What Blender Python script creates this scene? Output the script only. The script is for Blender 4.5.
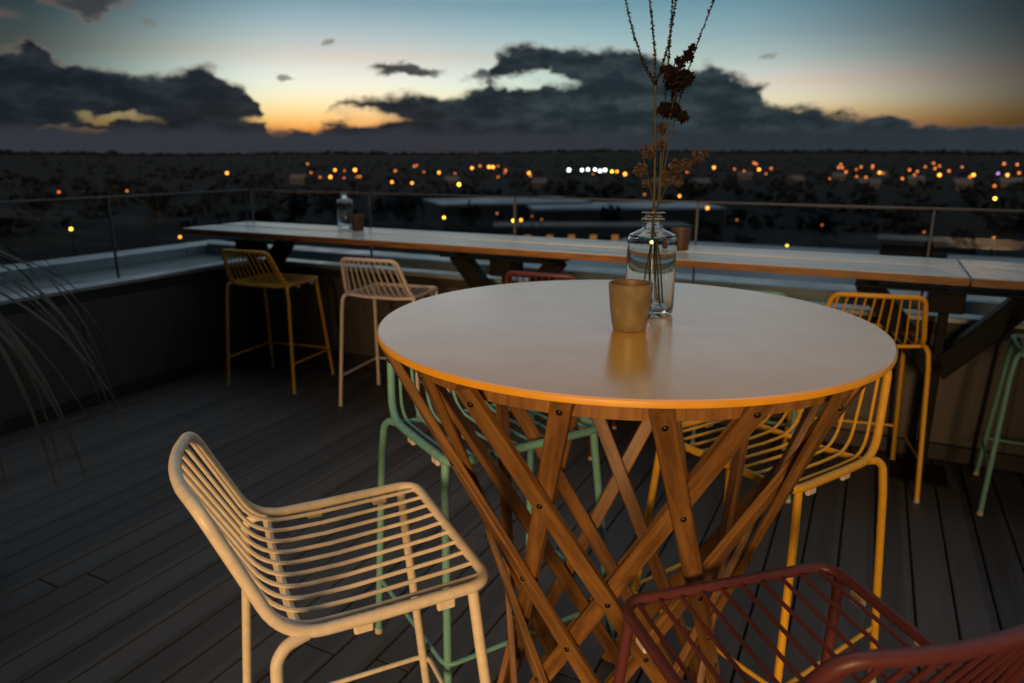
import bpy, math, random
from mathutils import Vector, Matrix, noise as mnoise
random.seed(7)
R = math.radians
SC = bpy.context.scene
for o in list(bpy.data.objects): bpy.data.objects.remove(o)
COL = SC.collection

# ------------------------------------------------------------------ camera
CAMH, FPX, HOR = 1.5, 706.6, 157.8
PITCH = math.atan((341.5-HOR)/FPX)
cd = bpy.data.cameras.new('camera'); cam = bpy.data.objects.new('camera', cd); COL.objects.link(cam)
cam.location = (0, 0, CAMH); cam.rotation_euler = (math.pi/2-PITCH, 0, 0)
cd.sensor_width = 36; cd.lens = FPX/1024*36; cd.clip_start = .05; cd.clip_end = 30000
cd.dof.use_dof = True; cd.dof.focus_distance = 1.35; cd.dof.aperture_fstop = 3.5
SC.camera = cam
SC.render.resolution_x, SC.render.resolution_y = 1024, 683

# ------------------------------------------------------------------ view
SC.view_settings.view_transform = 'Standard'; SC.view_settings.look = 'None'
SC.view_settings.exposure = 0.0; SC.view_settings.gamma = 1

# ------------------------------------------------------------------ light: the warm light from behind the photographer
SUN_AZ, SUN_EL = 193, 12.5            # compass direction it comes from
sd = bpy.data.lights.new('sun', 'SUN'); sd.energy = 3.2; sd.angle = R(17); sd.color = (1, .62, .28)
sun = bpy.data.objects.new('sun', sd); COL.objects.link(sun)
L = Vector((math.sin(R(SUN_AZ))*math.cos(R(SUN_EL)), math.cos(R(SUN_AZ))*math.cos(R(SUN_EL)), math.sin(R(SUN_EL))))
sun.rotation_euler = (-L).to_track_quat('-Z', 'Y').to_euler(); sun.location = (0, -3, 4)

# ------------------------------------------------------------------ sky (world)
def pix_dir(x, y):
    a = (x-512)/FPX; b = (341.5-y)/FPX
    return Vector((a, math.cos(PITCH)+b*math.sin(PITCH), -math.sin(PITCH)+b*math.cos(PITCH))).normalized()
def azel(x, y):
    d = pix_dir(x, y); return math.degrees(math.atan2(d.x, d.y)), math.degrees(math.asin(d.z))

W = bpy.data.worlds.new('World'); SC.world = W; W.use_nodes = True
nt = W.node_tree; nt.nodes.clear()
class G:
    """tiny node-graph helper"""
    def __init__(s, t): s.t = t
    def n(s, typ, **k):
        x = s.t.nodes.new(typ)
        for a, v in k.items(): setattr(x, a, v)
        return x
    def put(s, sock, v):
        if hasattr(v, 'node'): s.t.links.new(v, sock)
        else: sock.default_value = v
    def m(s, op, a, b=0.0, c=0.0, clamp=False):
        x = s.n('ShaderNodeMath', operation=op, use_clamp=clamp)
        s.put(x.inputs[0], a); s.put(x.inputs[1], b)
        if len(x.inputs) > 2: s.put(x.inputs[2], c)
        return x.outputs[0]
    def smooth(s, v, lo, hi, a=0.0, b=1.0):
        x = s.n('ShaderNodeMapRange', interpolation_type='SMOOTHSTEP')
        s.put(x.inputs[0], v); s.put(x.inputs[1], lo); s.put(x.inputs[2], hi); s.put(x.inputs[3], a); s.put(x.inputs[4], b)
        return x.outputs[0]
    def mix(s, f, a, b, blend='MIX'):
        x = s.n('ShaderNodeMix', data_type='RGBA', blend_type=blend)
        s.put(x.inputs[0], f); s.put(x.inputs[6], a); s.put(x.inputs[7], b)
        return x.outputs[2]
    def noise(s, vec, scale, detail=5, rough=.55):
        x = s.n('ShaderNodeTexNoise'); s.put(x.inputs['Vector'], vec)
        x.inputs['Scale'].default_value = scale; x.inputs['Detail'].default_value = detail; x.inputs['Roughness'].default_value = rough
        return x.outputs[0]
    def comb(s, x_, y_, z_=0.0):
        x = s.n('ShaderNodeCombineXYZ'); s.put(x.inputs[0], x_); s.put(x.inputs[1], y_); s.put(x.inputs[2], z_); return x.outputs[0]
    def curve(s, v, pts):
        x = s.n('ShaderNodeFloatCurve'); c = x.mapping.curves[0]
        while len(c.points) < len(pts): c.points.new(.5, .5)
        for p, (a, b) in zip(c.points, pts): p.location = (a, b); p.handle_type = 'VECTOR'
        x.mapping.use_clip = False; x.mapping.update(); x.inputs[0].default_value = 1; s.put(x.inputs[1], v)
        return x.outputs[0]
    def ramp(s, v, stops):
        x = s.n('ShaderNodeValToRGB'); e = x.color_ramp.elements
        while len(e) < len(stops): e.new(.5)
        for p, (a, c) in zip(e, stops): p.position = a; p.color = (*c, 1)
        s.put(x.inputs[0], v); return x.outputs[0]

g = G(nt)
tc = g.n('ShaderNodeTexCoord'); sx = g.n('ShaderNodeSeparateXYZ'); nt.links.new(tc.outputs['Generated'], sx.inputs[0])
AZ = g.m('MULTIPLY', g.m('ARCTAN2', sx.outputs[0], sx.outputs[1]), 57.29578)
EL = g.m('MULTIPLY', g.m('ARCSINE', sx.outputs[2]), 57.29578)
sky = g.n('ShaderNodeTexSky', sky_type='NISHITA'); sky.sun_disc = False
sky.sun_elevation = R(-1.5); sky.sun_rotation = R(-12); sky.air_density = 1.3; sky.dust_density = 2.5; sky.ozone_density = 4.0; sky.altitude = 20
SKY_GAIN = 4.2*3
HIGH = [(15, 1.0, .80, .50), (21, .70, .60, .42), (30, .62, .55, .42), (90, .55, .50, .38)]
TONE_A = [(0, 1.6, 2.6, 2.3), (2.6, 1.58, 2.4, 1.85), (3.9, 1.55, 2.1, 1.6), (5.5, 1.5, 1.65, 1.2), (7.1, 1.4, 1.08, .62), (10.9, .64, .58, .32)]+HIGH
TONE_B = [(0, 2.8, 2.8, 2.4), (3.9, 2.7, 2.5, 2.0), (5.3, 2.45, 1.58, 1.09), (7.0, 1.5, 1.08, .66), (8.6, 1.05, .75, .45), (10.9, .64, .58, .32)]+HIGH
tone = g.ramp(g.m('DIVIDE', EL, 90.0), [(e/90, (a/3, b_/3, c/3)) for e, a, b_, c in TONE_A])
tone_b = g.ramp(g.m('DIVIDE', EL, 90.0), [(e/90, (a/3, b_/3, c/3)) for e, a, b_, c in TONE_B])
tone = g.mix(g.smooth(AZ, 6, 24), tone, tone_b)
skyc = g.mix(1.0, sky.outputs[0], g.mix(1.0, tone, (SKY_GAIN, SKY_GAIN, SKY_GAIN, 1), 'MULTIPLY'), 'MULTIPLY')
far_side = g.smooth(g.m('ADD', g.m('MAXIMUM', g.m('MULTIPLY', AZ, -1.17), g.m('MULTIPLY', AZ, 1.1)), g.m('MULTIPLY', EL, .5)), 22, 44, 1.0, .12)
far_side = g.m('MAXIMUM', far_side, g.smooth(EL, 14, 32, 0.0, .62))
far_side = g.m('MAXIMUM', far_side, g.smooth(g.m('ABSOLUTE', AZ), 46, 75, 0.0, .8))  # out-of-frame sky lifted overhead and at the sides as added fill light
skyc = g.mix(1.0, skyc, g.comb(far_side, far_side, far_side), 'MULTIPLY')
# unseen sky tones added above and beside the frame to shape ambient light and reflections
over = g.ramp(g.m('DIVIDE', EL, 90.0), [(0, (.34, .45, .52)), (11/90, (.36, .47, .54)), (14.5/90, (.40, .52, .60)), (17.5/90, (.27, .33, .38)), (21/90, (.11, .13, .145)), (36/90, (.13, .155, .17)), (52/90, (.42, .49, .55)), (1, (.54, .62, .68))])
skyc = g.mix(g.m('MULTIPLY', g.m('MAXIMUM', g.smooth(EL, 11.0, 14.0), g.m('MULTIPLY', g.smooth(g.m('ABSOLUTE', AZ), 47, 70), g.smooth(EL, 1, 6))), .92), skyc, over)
# clouds: outlines in compass angle / elevation, roughened by noise
nv = g.comb(g.m('MULTIPLY', AZ, .13), g.m('MULTIPLY', EL, .24))
n1 = g.m('SUBTRACT', g.noise(nv, 2.2, 7, .58), .5)
n1 = g.m('ADD', n1, g.m('MULTIPLY', g.m('SUBTRACT', g.noise(g.comb(g.m('MULTIPLY', AZ, .13), g.m('MULTIPLY', EL, .2), 3.1), 9.0, 6, .65), .5), .2))
n2 = g.m('SUBTRACT', g.noise(g.comb(g.m('MULTIPLY', AZ, .13), g.m('MULTIPLY', EL, .24), 7.3), 2.0, 6, .58), .5)
azn = g.m('ADD', AZ, g.m('MULTIPLY', n2, 5.0)); eln = g.m('ADD', EL, g.m('MULTIPLY', n1, 3.0))
TOP = [(-400,40),(-120,50),(0,46),(30,42),(58,64),(95,66),(140,76),(170,72),(186,62),(212,68),(232,82),(256,88),(266,112),(273,131),(300,126),(322,128),(326,104),(350,99),(400,91),(440,99),(462,92),(490,80),(500,52),(520,44),(590,46),(640,55),(690,66),(722,66),(748,78),(770,100),(800,105),(845,115),(872,120),(900,115),(945,125),(1024,124),(1200,118),(1400,110)]
pa = [azel(*p) for p in TOP]
A0, A1, E1 = -60.0, 60.0, 20.0
azc = g.m('DIVIDE', g.m('SUBTRACT', azn, A0), A1-A0)
top = g.m('MULTIPLY', g.curve(azc, [(0, pa[0][1]/E1)]+[((a-A0)/(A1-A0), e/E1) for a, e in pa[0:]]+[(1, pa[-1][1]/E1)]), E1)
mass = g.smooth(g.m('SUBTRACT', top, eln), -.25, .5)
def blob(x, y, rx, ry, lo=.6, hi=1.35):
    a, e = azel(x, y); k = 57.3/FPX
    dx = g.m('DIVIDE', g.m('SUBTRACT', azn, a), rx*k); dy = g.m('DIVIDE', g.m('SUBTRACT', eln, e), ry*k)
    return g.smooth(g.m('ADD', g.m('MULTIPLY', dx, dx), g.m('MULTIPLY', dy, dy)), lo, hi, 1.0, 0.0)
for (x, y, rx, ry) in [(114, 117, 26, 5), (66, 128, 30, 2.5), (546, 80, 30, 7.5), (512, 84, 18, 6), (348, 116, 52, 8), (300, 122, 40, 7)]:
    mass = g.m('MULTIPLY', mass, g.m('SUBTRACT', 1.0, g.m('MULTIPLY', blob(x, y, rx, ry, .3, 1.6), g.smooth(n2, -.10, .06, .35, .86))))
for (x, y, rx, ry, s) in [(408, 70, 36, 5, .95), (488, 77, 24, 5, .9), (92, 3, 24, 9, .8), (332, 46, 9, 3, .6), (281, 77, 7, 3, .7), (142, 24, 10, 4, .4), (775, 60, 7, 3, .5), (510, 66, 10, 5, .8), (-80, 10, 60, 9, .5), (1180, 40, 50, 6, .4)]:
    mass = g.m('MAXIMUM', mass, g.m('MULTIPLY', blob(x, y, rx, ry, .2, 1.5), s))
var = g.noise(g.comb(g.m('MULTIPLY', AZ, .13), g.m('MULTIPLY', EL, .34), 5.0), 2.6, 8, .62)
cl_col = g.mix(g.smooth(AZ, -12, 10), g.mix(g.smooth(var, .4, .7), (.010, .014, .019, 1), (.024, .031, .039, 1)), g.mix(g.smooth(var, .38, .7), (.012, .022, .029, 1), (.040, .058, .068, 1)))
rim = g.smooth(mass, .3, .95, 1.0, 0.0)
cl_col = g.mix(g.m('MULTIPLY', rim, .6), cl_col, (.30, .20, .16, 1))
col = g.mix(g.m('MULTIPLY', mass, .995), skyc, cl_col)
# low haze bank lying on the horizon
bank = g.m('MULTIPLY', g.smooth(g.m('ADD', EL, g.m('MULTIPLY', n1, 1.2)), 1.5, 2.35, 1.0, 0.0), .93)
bk_col = g.mix(g.smooth(AZ, -4, 18), (.034, .036, .046, 1), (.025, .034, .042, 1))
col = g.mix(bank, col, bk_col)
# ground half of the sky sphere stays dark
col = g.mix(g.smooth(EL, -2.0, -.3, 1.0, 0.0), col, (.006, .006, .007, 1))
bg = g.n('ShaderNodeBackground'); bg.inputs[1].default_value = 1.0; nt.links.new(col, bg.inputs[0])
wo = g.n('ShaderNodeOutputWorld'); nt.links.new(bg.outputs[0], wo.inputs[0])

# ------------------------------------------------------------------ materials
def mat(name, base, rough=.5, metal=0.0, spec=.5, var=None, scale=20, stretch=None, bump=0, bscale=None, coord='Object', emit=None, estr=0, rvar=0, coat=0):
    m = bpy.data.materials.new(name); m.use_nodes = True; t = m.node_tree; t.nodes.clear(); q = G(t)
    b = q.n('ShaderNodeBsdfPrincipled'); o = q.n('ShaderNodeOutputMaterial'); t.links.new(b.outputs[0], o.inputs[0])
    b.inputs['Base Color'].default_value = (*base, 1); b.inputs['Roughness'].default_value = rough; b.inputs['Metallic'].default_value = metal
    b.inputs['Specular IOR Level'].default_value = spec; b.inputs['Coat Weight'].default_value = coat; b.inputs['Coat Roughness'].default_value = .20; b.inputs['Coat IOR'].default_value = 1.85
    if var or bump or rvar:
        c = q.n('ShaderNodeTexCoord'); vec = c.outputs[coord]
        mp = q.n('ShaderNodeMapping'); t.links.new(vec, mp.inputs[0]); mp.inputs['Scale'].default_value = stretch or (1, 1, 1)
        inf = q.n('ShaderNodeObjectInfo')
        va = q.n('ShaderNodeVectorMath', operation='ADD'); t.links.new(mp.outputs[0], va.inputs[0])
        t.links.new(q.comb(q.m('MULTIPLY', inf.outputs['Random'], 37.0), q.m('MULTIPLY', inf.outputs['Random'], 11.0)), va.inputs[1])
        nn = q.noise(va.outputs[0], scale, 6, .6)
        if var: t.links.new(q.mix(q.smooth(nn, .3, .7), (*base, 1), (*var, 1)), b.inputs['Base Color'])
        if rvar: t.links.new(q.smooth(nn, .3, .7, rough-rvar, rough+rvar), b.inputs['Roughness'])
        if bump:
            bn = q.n('ShaderNodeBump'); bn.inputs['Strength'].default_value = bump; bn.inputs['Distance'].default_value = .002
            t.links.new(q.noise(va.outputs[0], bscale or scale*2, 5, .6), bn.inputs['Height']); t.links.new(bn.outputs[0], b.inputs['Normal'])
    if emit: b.inputs['Emission Color'].default_value = (*emit, 1); b.inputs['Emission Strength'].default_value = estr
    return m
def paint(name, c): return mat(name, c, rough=.42, spec=.4, var=tuple(v*.86 for v in c), scale=60, bump=.12, bscale=500, rvar=.06)
M = {
 'cream': paint('cream powder coat', (.80, .66, .47)), 'white': paint('white powder coat', (.72, .62, .56)),
 'yellow': paint('yellow powder coat', (.72, .37, .02)), 'mint': paint('mint powder coat', (.16, .36, .315)),
 'maroon': paint('maroon powder coat', (.115, .030, .030)),
 'glide': mat('pale nylon', (.62, .52, .42), .5), 'foot': mat('grey nylon', (.45, .38, .3), .6),
 'top': mat('yellow laminate', (.74, .36, .035), .21, spec=.8, coat=1.0, var=(.68, .325, .03), scale=9, bump=.015, bscale=260, rvar=.03),
 'edge': mat('yellow laminate edge', (.74, .34, .012), .45, var=(.68, .30, .01), scale=30),
 'oak': mat('oiled oak', (.27, .125, .032), .5, spec=.35, var=(.15, .063, .015), scale=7, stretch=(9, 9, .9), bump=.5, bscale=26),
 'oak_lath': mat('oiled oak laths', (.25, .115, .030), .48, spec=.35, var=(.105, .045, .012), scale=10, stretch=(12, .55, 1), bump=.5, bscale=30, coord='UV'),
 'bolt': mat('dark bolt', (.03, .022, .018), .4, .7),
 'steel': mat('black steel', (.007, .007, .007), .5, .0, spec=.1, var=(.009, .0085, .0085), scale=15, bump=.1),
 'cap': mat('zinc coping', (.34, .40, .43), .36, .55, var=(.25, .30, .33), scale=5, stretch=(1, 1, 1), rvar=.1, bump=.1, bscale=60),
 'roof': mat('slate grey roof membrane', (.10, .14, .16), .4, var=(.07, .10, .115), scale=3, rvar=.1, bump=.2, bscale=30),
 'panel': mat('brown composite panel', (.075, .060, .053), .55, var=(.054, .044, .040), scale=4, stretch=(4, 4, .5), bump=.2, bscale=40),
 'skirt': mat('dark skirting', (.016, .013, .012), .6), 'slab': mat('dark underlay', (.008, .008, .008), .9),
 'concrete': mat('dark concrete', (.05, .048, .046), .8, var=(.035, .034, .033), scale=2),
 'ctop_edge': mat('counter timber', (.26, .115, .03), .5, var=(.15, .06, .016), scale=6, stretch=(1.2, 12, 12), bump=.4, bscale=20),
 'clay': mat('speckled stoneware', (.19, .145, .075), .42, spec=.35, var=(.125, .092, .046), scale=26, bump=.25, bscale=90, rvar=.1),
 'clay_in': mat('stoneware inside', (.12, .07, .03), .5),
 'darkclay': mat('dark stoneware', (.07, .035, .02), .5, var=(.05, .025, .015), scale=30),
 'stem': mat('dry stem', (.050, .042, .016), .7, var=(.03, .026, .010), scale=40),
 'petal_dark': mat('dried purple flower', (.009, .006, .006), .9, spec=.1, var=(.018, .009, .009), scale=90),
 'petal_pale': mat('dried pale flower', (.085, .064, .048), .9, spec=.1, var=(.05, .035, .028), scale=90),
 'leaf': mat('strappy leaf', (.026, .030, .013), .5, var=(.050, .034, .012), scale=6, stretch=(3, 3, 3)),
 'trunkm': mat('bark', (.05, .035, .022), .9, var=(.03, .02, .014), scale=20, bump=.6),
 'pot': mat('charcoal planter', (.03, .03, .032), .6, var=(.04, .04, .042), scale=8),
 'grey': mat('grey plastic', (.10, .095, .095), .5),
 'foliage': mat('foliage', (.0060, .0085, .0095), .9, spec=.05, var=(.005, .007, .0078), scale=1.5),
 'render_wall': mat('grey render', (.014, .014, .015), .8, var=(.010, .010, .011), scale=.6),
 'brick': mat('brick', (.10, .05, .035), .85, var=(.07, .036, .026), scale=1.2),
 'tile': mat('dark roof tile', (.03, .028, .03), .7, var=(.02, .02, .022), scale=1),
 'flatroof': mat('pale flat roof', (.16, .19, .22), .55, var=(.10, .12, .14), scale=.12, rvar=.12),
 'windark': mat('dark window', (.01, .012, .014), .15),
 'winlit': mat('lit window', (.2, .1, .03), .5, emit=(1, .42, .10), estr=.22),
 'lamp_o': mat('orange lamp', (.8, .4, .1), .5, emit=(1, .36, .035), estr=4.2),
 'lamp_d': mat('dim orange lamp', (.8, .3, .1), .5, emit=(1, .24, .03), estr=1.1),
 'lamp_y': mat('yellow lamp', (.8, .6, .1), .5, emit=(1, .66, .05), estr=6),
 'lamp_w': mat('white lamp', (.8, .8, .8), .5, emit=(.8, 1, .92), estr=6),
 'lamp_v': mat('violet lamp', (.5, .3, .8), .5, emit=(.5, .22, .8), estr=1.4),
}
def transp(name, tint, rough=.02, gl=1.0, ior=1.45):
    m = bpy.data.materials.new(name); m.use_nodes = True; t = m.node_tree; t.nodes.clear(); q = G(t)
    tr = q.n('ShaderNodeBsdfTransparent'); tr.inputs[0].default_value = (*tint, 1)
    gs = q.n('ShaderNodeBsdfGlossy'); gs.inputs['Roughness'].default_value = rough
    fr = q.n('ShaderNodeFresnel'); fr.inputs[0].default_value = ior
    ge = q.n('ShaderNodeNewGeometry')
    fac = q.m('MULTIPLY', q.m('MULTIPLY', fr.outputs[0], gl), q.m('SUBTRACT', 1.0, ge.outputs['Backfacing']))
    mx = q.n('ShaderNodeMixShader'); t.links.new(fac, mx.inputs[0]); t.links.new(tr.outputs[0], mx.inputs[1]); t.links.new(gs.outputs[0], mx.inputs[2])
    o = q.n('ShaderNodeOutputMaterial'); t.links.new(mx.outputs[0], o.inputs[0]); return m
M['pane'] = transp('balustrade glass', (.93, .95, .95), gl=.8)
def glassmat(name, col, rough=0.0):
    m = bpy.data.materials.new(name); m.use_nodes = True; t = m.node_tree; t.nodes.clear(); q = G(t)
    b = q.n('ShaderNodeBsdfGlass'); b.inputs[0].default_value = (*col, 1); b.inputs['Roughness'].default_value = rough; b.inputs['IOR'].default_value = 1.48
    o = q.n('ShaderNodeOutputMaterial'); t.links.new(b.outputs[0], o.inputs[0]); return m
M['bottle'] = glassmat('clear bottle glass', (.96, .985, .98))

def plank_mat(name, a, b, gap, width, rough, coordscale=1.0, rvar=.08, spec=.4):
    """boards along local Y, coloured board by board (local X decides the board)"""
    m = bpy.data.materials.new(name); m.use_nodes = True; t = m.node_tree; t.nodes.clear(); q = G(t)
    p = q.n('ShaderNodeBsdfPrincipled'); o = q.n('ShaderNodeOutputMaterial'); t.links.new(p.outputs[0], o.inputs[0])
    c = q.n('ShaderNodeTexCoord'); s = q.n('ShaderNodeSeparateXYZ'); t.links.new(c.outputs['Object'], s.inputs[0])
    bid = q.m('FLOOR', q.m('DIVIDE', s.outputs[0], width))
    wn = q.n('ShaderNodeTexWhiteNoise', noise_dimensions='1D'); t.links.new(bid, wn.inputs['W'])
    grain = q.noise(q.comb(q.m('MULTIPLY', s.outputs[0], 38.0), q.m('ADD', q.m('MULTIPLY', s.outputs[1], 1.6), q.m('MULTIPLY', bid, 7.7)), bid), 1.6, 7, .62)
    patch = q.noise(c.outputs['Object'], 1.3, 4, .6)
    f = q.m('ADD', q.m('MULTIPLY', grain, .75), q.m('MULTIPLY', wn.outputs[0], .45)); f = q.m('ADD', f, q.m('MULTIPLY', patch, .25))
    t.links.new(q.mix(q.smooth(f, .35, 1.05), (*a, 1), (*b, 1)), p.inputs['Base Color'])
    t.links.new(q.smooth(q.m('ADD', grain, patch), .7, 1.3, rough-rvar, rough+rvar), p.inputs['Roughness'])
    bn = q.n('ShaderNodeBump'); bn.inputs['Strength'].default_value = .45; bn.inputs['Distance'].default_value = .002
    t.links.new(grain, bn.inputs['Height']); t.links.new(bn.outputs[0], p.inputs['Normal'])
    p.inputs['Specular IOR Level'].default_value = spec
    return m
M['deck'] = plank_mat('weathered deck boards', (.040, .036, .034), (.076, .069, .065), 0, .125, .58)
M['ctop'] = plank_mat('weathered counter boards', (.40, .42, .43), (.66, .68, .69), 0, .15, .26, spec=.9)

# ------------------------------------------------------------------ mesh helpers
class MB:
    def __init__(s): s.v = []; s.f = []; s.mi = []
    def add(s, v, f, mi=0):
        k = len(s.v); s.v += [tuple(p) for p in v]; s.f += [tuple(i+k for i in q) for q in f]; s.mi += [mi]*len(f); return s
    def box(s, x0, x1, y0, y1, z0, z1, mat4=None, mi=0):
        v = [Vector(p) for p in ((x0,y0,z0),(x1,y0,z0),(x1,y1,z0),(x0,y1,z0),(x0,y0,z1),(x1,y0,z1),(x1,y1,z1),(x0,y1,z1))]
        if mat4: v = [mat4 @ p for p in v]
        return s.add(v, [(0,3,2,1),(4,5,6,7),(0,1,5,4),(1,2,6,5),(2,3,7,6),(3,0,4,7)], mi)
    def bbox(s, x0, x1, y0, y1, z0, z1, b=.004, mat4=None, mi=0):
        """box with chamfered edges"""
        v = []; c = [(x0,x1),(y0,y1),(z0,z1)]
        idx = {}
        for sx_ in (0,1):
            for sy in (0,1):
                for sz in (0,1):
                    base = [c[0][sx_], c[1][sy], c[2][sz]]; sg = [1-2*sx_, 1-2*sy, 1-2*sz]
                    for ax in range(3):
                        p = [base[i] + (0 if i == ax else sg[i]*b) for i in range(3)]
                        idx[(sx_,sy,sz,ax)] = len(v); v.append(Vector(p))
        f = []
        for ax in range(3):
            a, bb = [i for i in range(3) if i != ax]
            for sd_ in (0,1):
                q = []
                for u, w in ((0,0),(1,0),(1,1),(0,1)):
                    k = [0,0,0]; k[ax] = sd_; k[a] = u; k[bb] = w; q.append(idx[(*k, ax)])
                f.append(q)
        for ax in range(3):
            a, bb = [i for i in range(3) if i != ax]
            for u in (0,1):
                for w in (0,1):
                    k0 = [0,0,0]; k0[a] = u; k0[bb] = w; k1 = list(k0); k1[ax] = 1
                    f.append([idx[(*k0,a)], idx[(*k1,a)], idx[(*k1,bb)], idx[(*k0,bb)]])
        for k in ((i,j,l) for i in (0,1) for j in (0,1) for l in (0,1)): f.append([idx[(*k,0)], idx[(*k,1)], idx[(*k,2)]])
        if mat4: v = [mat4 @ p for p in v]
        return s.add(v, f, mi)
    def tube(s, pts, r, n=10, closed=False, mi=0, cap=True):
        P = [Vector(p) for p in pts]; N = len(P); rad = r if isinstance(r, (list, tuple)) else [r]*N
        T = []
        for i in range(N):
            a = P[(i-1) % N] if (closed or i > 0) else P[i]; b = P[(i+1) % N] if (closed or i < N-1) else P[i]
            T.append((b-a).normalized())
        u = T[0].orthogonal().normalized(); U = [u]
        for i in range(1, N):
            q = T[i-1].rotation_difference(T[i]); u = q @ u; u = (u - T[i]*u.dot(T[i])).normalized(); U.append(u)
        if closed:
            q = T[-1].rotation_difference(T[0]); e = q @ U[-1]
            ang = math.atan2(T[0].dot(e.cross(U[0])), e.dot(U[0]))
            for i in range(N): U[i] = Matrix.Rotation(ang*i/N, 3, T[i]) @ U[i]
        v = []
        for i in range(N):
            w = T[i].cross(U[i])
            for k in range(n):
                a = 2*math.pi*k/n; v.append(P[i] + (U[i]*math.cos(a) + w*math.sin(a))*rad[i])
        f = []
        for i in range(N if closed else N-1):
            j = (i+1) % N
            for k in range(n): f.append((i*n+k, i*n+(k+1) % n, j*n+(k+1) % n, j*n+k))
        if not closed and cap: f += [tuple(range(n-1, -1, -1)), tuple((N-1)*n+k for k in range(n))]
        return s.add(v, f, mi)
    def lathe(s, prof, n=48, mi=0, c=(0,0,0)):
        v = []; f = []; k = len(prof)
        for i in range(n):
            a = 2*math.pi*i/n
            for r, z in prof: v.append((c[0]+r*math.cos(a), c[1]+r*math.sin(a), c[2]+z))
        for i in range(n):
            j = (i+1) % n
            for q in range(k-1): f.append((i*k+q, j*k+q, j*k+q+1, i*k+q+1))
        return s.add(v, f, mi)
    def mesh(s, name, mats, smooth=False):
        me = bpy.data.meshes.new(name); me.from_pydata(s.v, [], s.f)
        for m in (mats if isinstance(mats, (list, tuple)) else [mats]): me.materials.append(m)
        if len(s.f): me.polygons.foreach_set('material_index', s.mi)
        import bmesh
        b = bmesh.new(); b.from_mesh(me); bmesh.ops.remove_doubles(b, verts=b.verts, dist=1e-6)
        bmesh.ops.recalc_face_normals(b, faces=b.faces); b.to_mesh(me); b.free()
        if smooth: me.polygons.foreach_set('use_smooth', [True]*len(me.polygons)); me.set_sharp_from_angle(angle=R(38))
        me.update(); return me
    def build(s, name, mats, parent=None, smooth=False):
        return link(name, s.mesh(name, mats, smooth), parent)
def link(name, data, parent=None):
    o = bpy.data.objects.new(name, data); COL.objects.link(o)
    if parent: o.parent = parent
    return o
def tag(o, label=None, cat=None, group=None, kind=None):
    if label: o['label'] = label
    if cat: o['category'] = cat
    if group: o['group'] = group
    if kind: o['kind'] = kind
    return o
def thing(name, label, cat, loc=(0,0,0), rz=0.0, group=None):
    o = link(name, None); o.location = loc; o.rotation_euler = (0, 0, rz); return tag(o, label, cat, group)
def fillet(pts, rad, n=6, closed=False):
    P = [Vector(p) for p in pts]; N = len(P); out = []
    for i in range(N):
        r = rad[i] if isinstance(rad, (list, tuple)) else rad
        if (not closed and i in (0, N-1)) or r <= 0: out.append(P[i]); continue
        a = (P[(i-1) % N]-P[i]); b = (P[(i+1) % N]-P[i]); la, lb = a.length, b.length; a.normalize(); b.normalize()
        ang = a.angle(b); d = min(r/math.tan(ang/2), la*.48, lb*.48)
        p0, p1 = P[i]+a*d, P[i]+b*d
        for k in range(n+1):
            t = k/n; out.append(p0*(1-t)**2 + P[i]*2*t*(1-t) + p1*t*t)
    return out

# terrace frame: NV points at the back parapet, DV runs along the counter to the right
NA = R(26.8); NV = Vector((math.sin(NA), math.cos(NA), 0)); DV = Vector((math.cos(NA), -math.sin(NA), 0))
def nt_pt(n, t, z=0.0): return NV*n + DV*t + Vector((0, 0, z))
TER = Matrix((( DV.x, NV.x, 0, 0), (DV.y, NV.y, 0, 0), (0, 0, 1, 0), (0, 0, 0, 1)))   # local x = t, local y = n
def ter(o): o.matrix_world = TER; return o
def at(x, y, z):
    d = pix_dir(x, y); k = (z-CAMH)/d.z; return Vector((d.x*k, d.y*k, z))

# ------------------------------------------------------------------ setting: deck, parapets, balustrade
TL, NB = -4.22, 3.98              # inner faces of left and back parapets
WZ = .75
b = MB(); k = 0
x = TL
while x < 5.0:
    y0 = -4.0
    segs = [-4.0]
    off = random.uniform(-3.2, 2.2); segs += sorted(s for s in (off, off+3.9) if -3.5 < s < NB-.4) + [NB]
    for a, c in zip(segs[:-1], segs[1:]): b.bbox(x+.0035, x+.1215, a+.0015, c-.0015, -.024, 0, .003)
    x += .125
deck = ter(b.build('deck', M['deck'])); tag(deck, kind='structure')
o = ter(MB().box(TL-1.6, 5.4, -4.2, NB+.9, -.4, -.03).build('roof_slab', M['slab'])); tag(o, kind='structure')
o = ter(MB().box(TL-1.62, 5.5, -4.3, NB+.92, -14, -.4).build('building_below', M['concrete']))
tag(o, 'dark block of the building under the roof terrace', 'building')

def parapet(name, label, run0, run1, inner, along_t):
    """inner face of the wall at coordinate `inner` of the other axis"""
    root = thing(name, label, 'parapet'); root.matrix_world = TER
    sgn = 1 if along_t else -1
    def bx(mb, r0, r1, d0, d1, z0, z1, bev=.004):
        lo, hi = sorted((inner+sgn*d0, inner+sgn*d1))
        return mb.bbox(r0, r1, lo, hi, z0, z1, bev) if along_t else mb.bbox(lo, hi, r0, r1, z0, z1, bev)
    p = MB(); w = .82; r = run0
    while r < run1-.05:
        e = min(r+w, run1); bx(p, r+.004, e-.004, 0, .03, .09, WZ-.09); r = e
    bx(p, run0, run1, .006, .09, 0, WZ-.03); p.build('wall_panel', M['panel'], root)
    q = MB(); bx(q, run0, run1, -.014, .03, .004, .09); bx(q, run0, run1, -.008, .03, WZ-.09, WZ-.032); q.build('skirting', M['skirt'], root)
    q = MB(); r = run0
    while r < run1-.05:
        e = min(r+2.46, run1); bx(q, r+.0015, e-.0015, -.03, .10, WZ-.03, WZ, .005); r = e
    q.build('coping', M['cap'], root)
    return root
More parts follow.
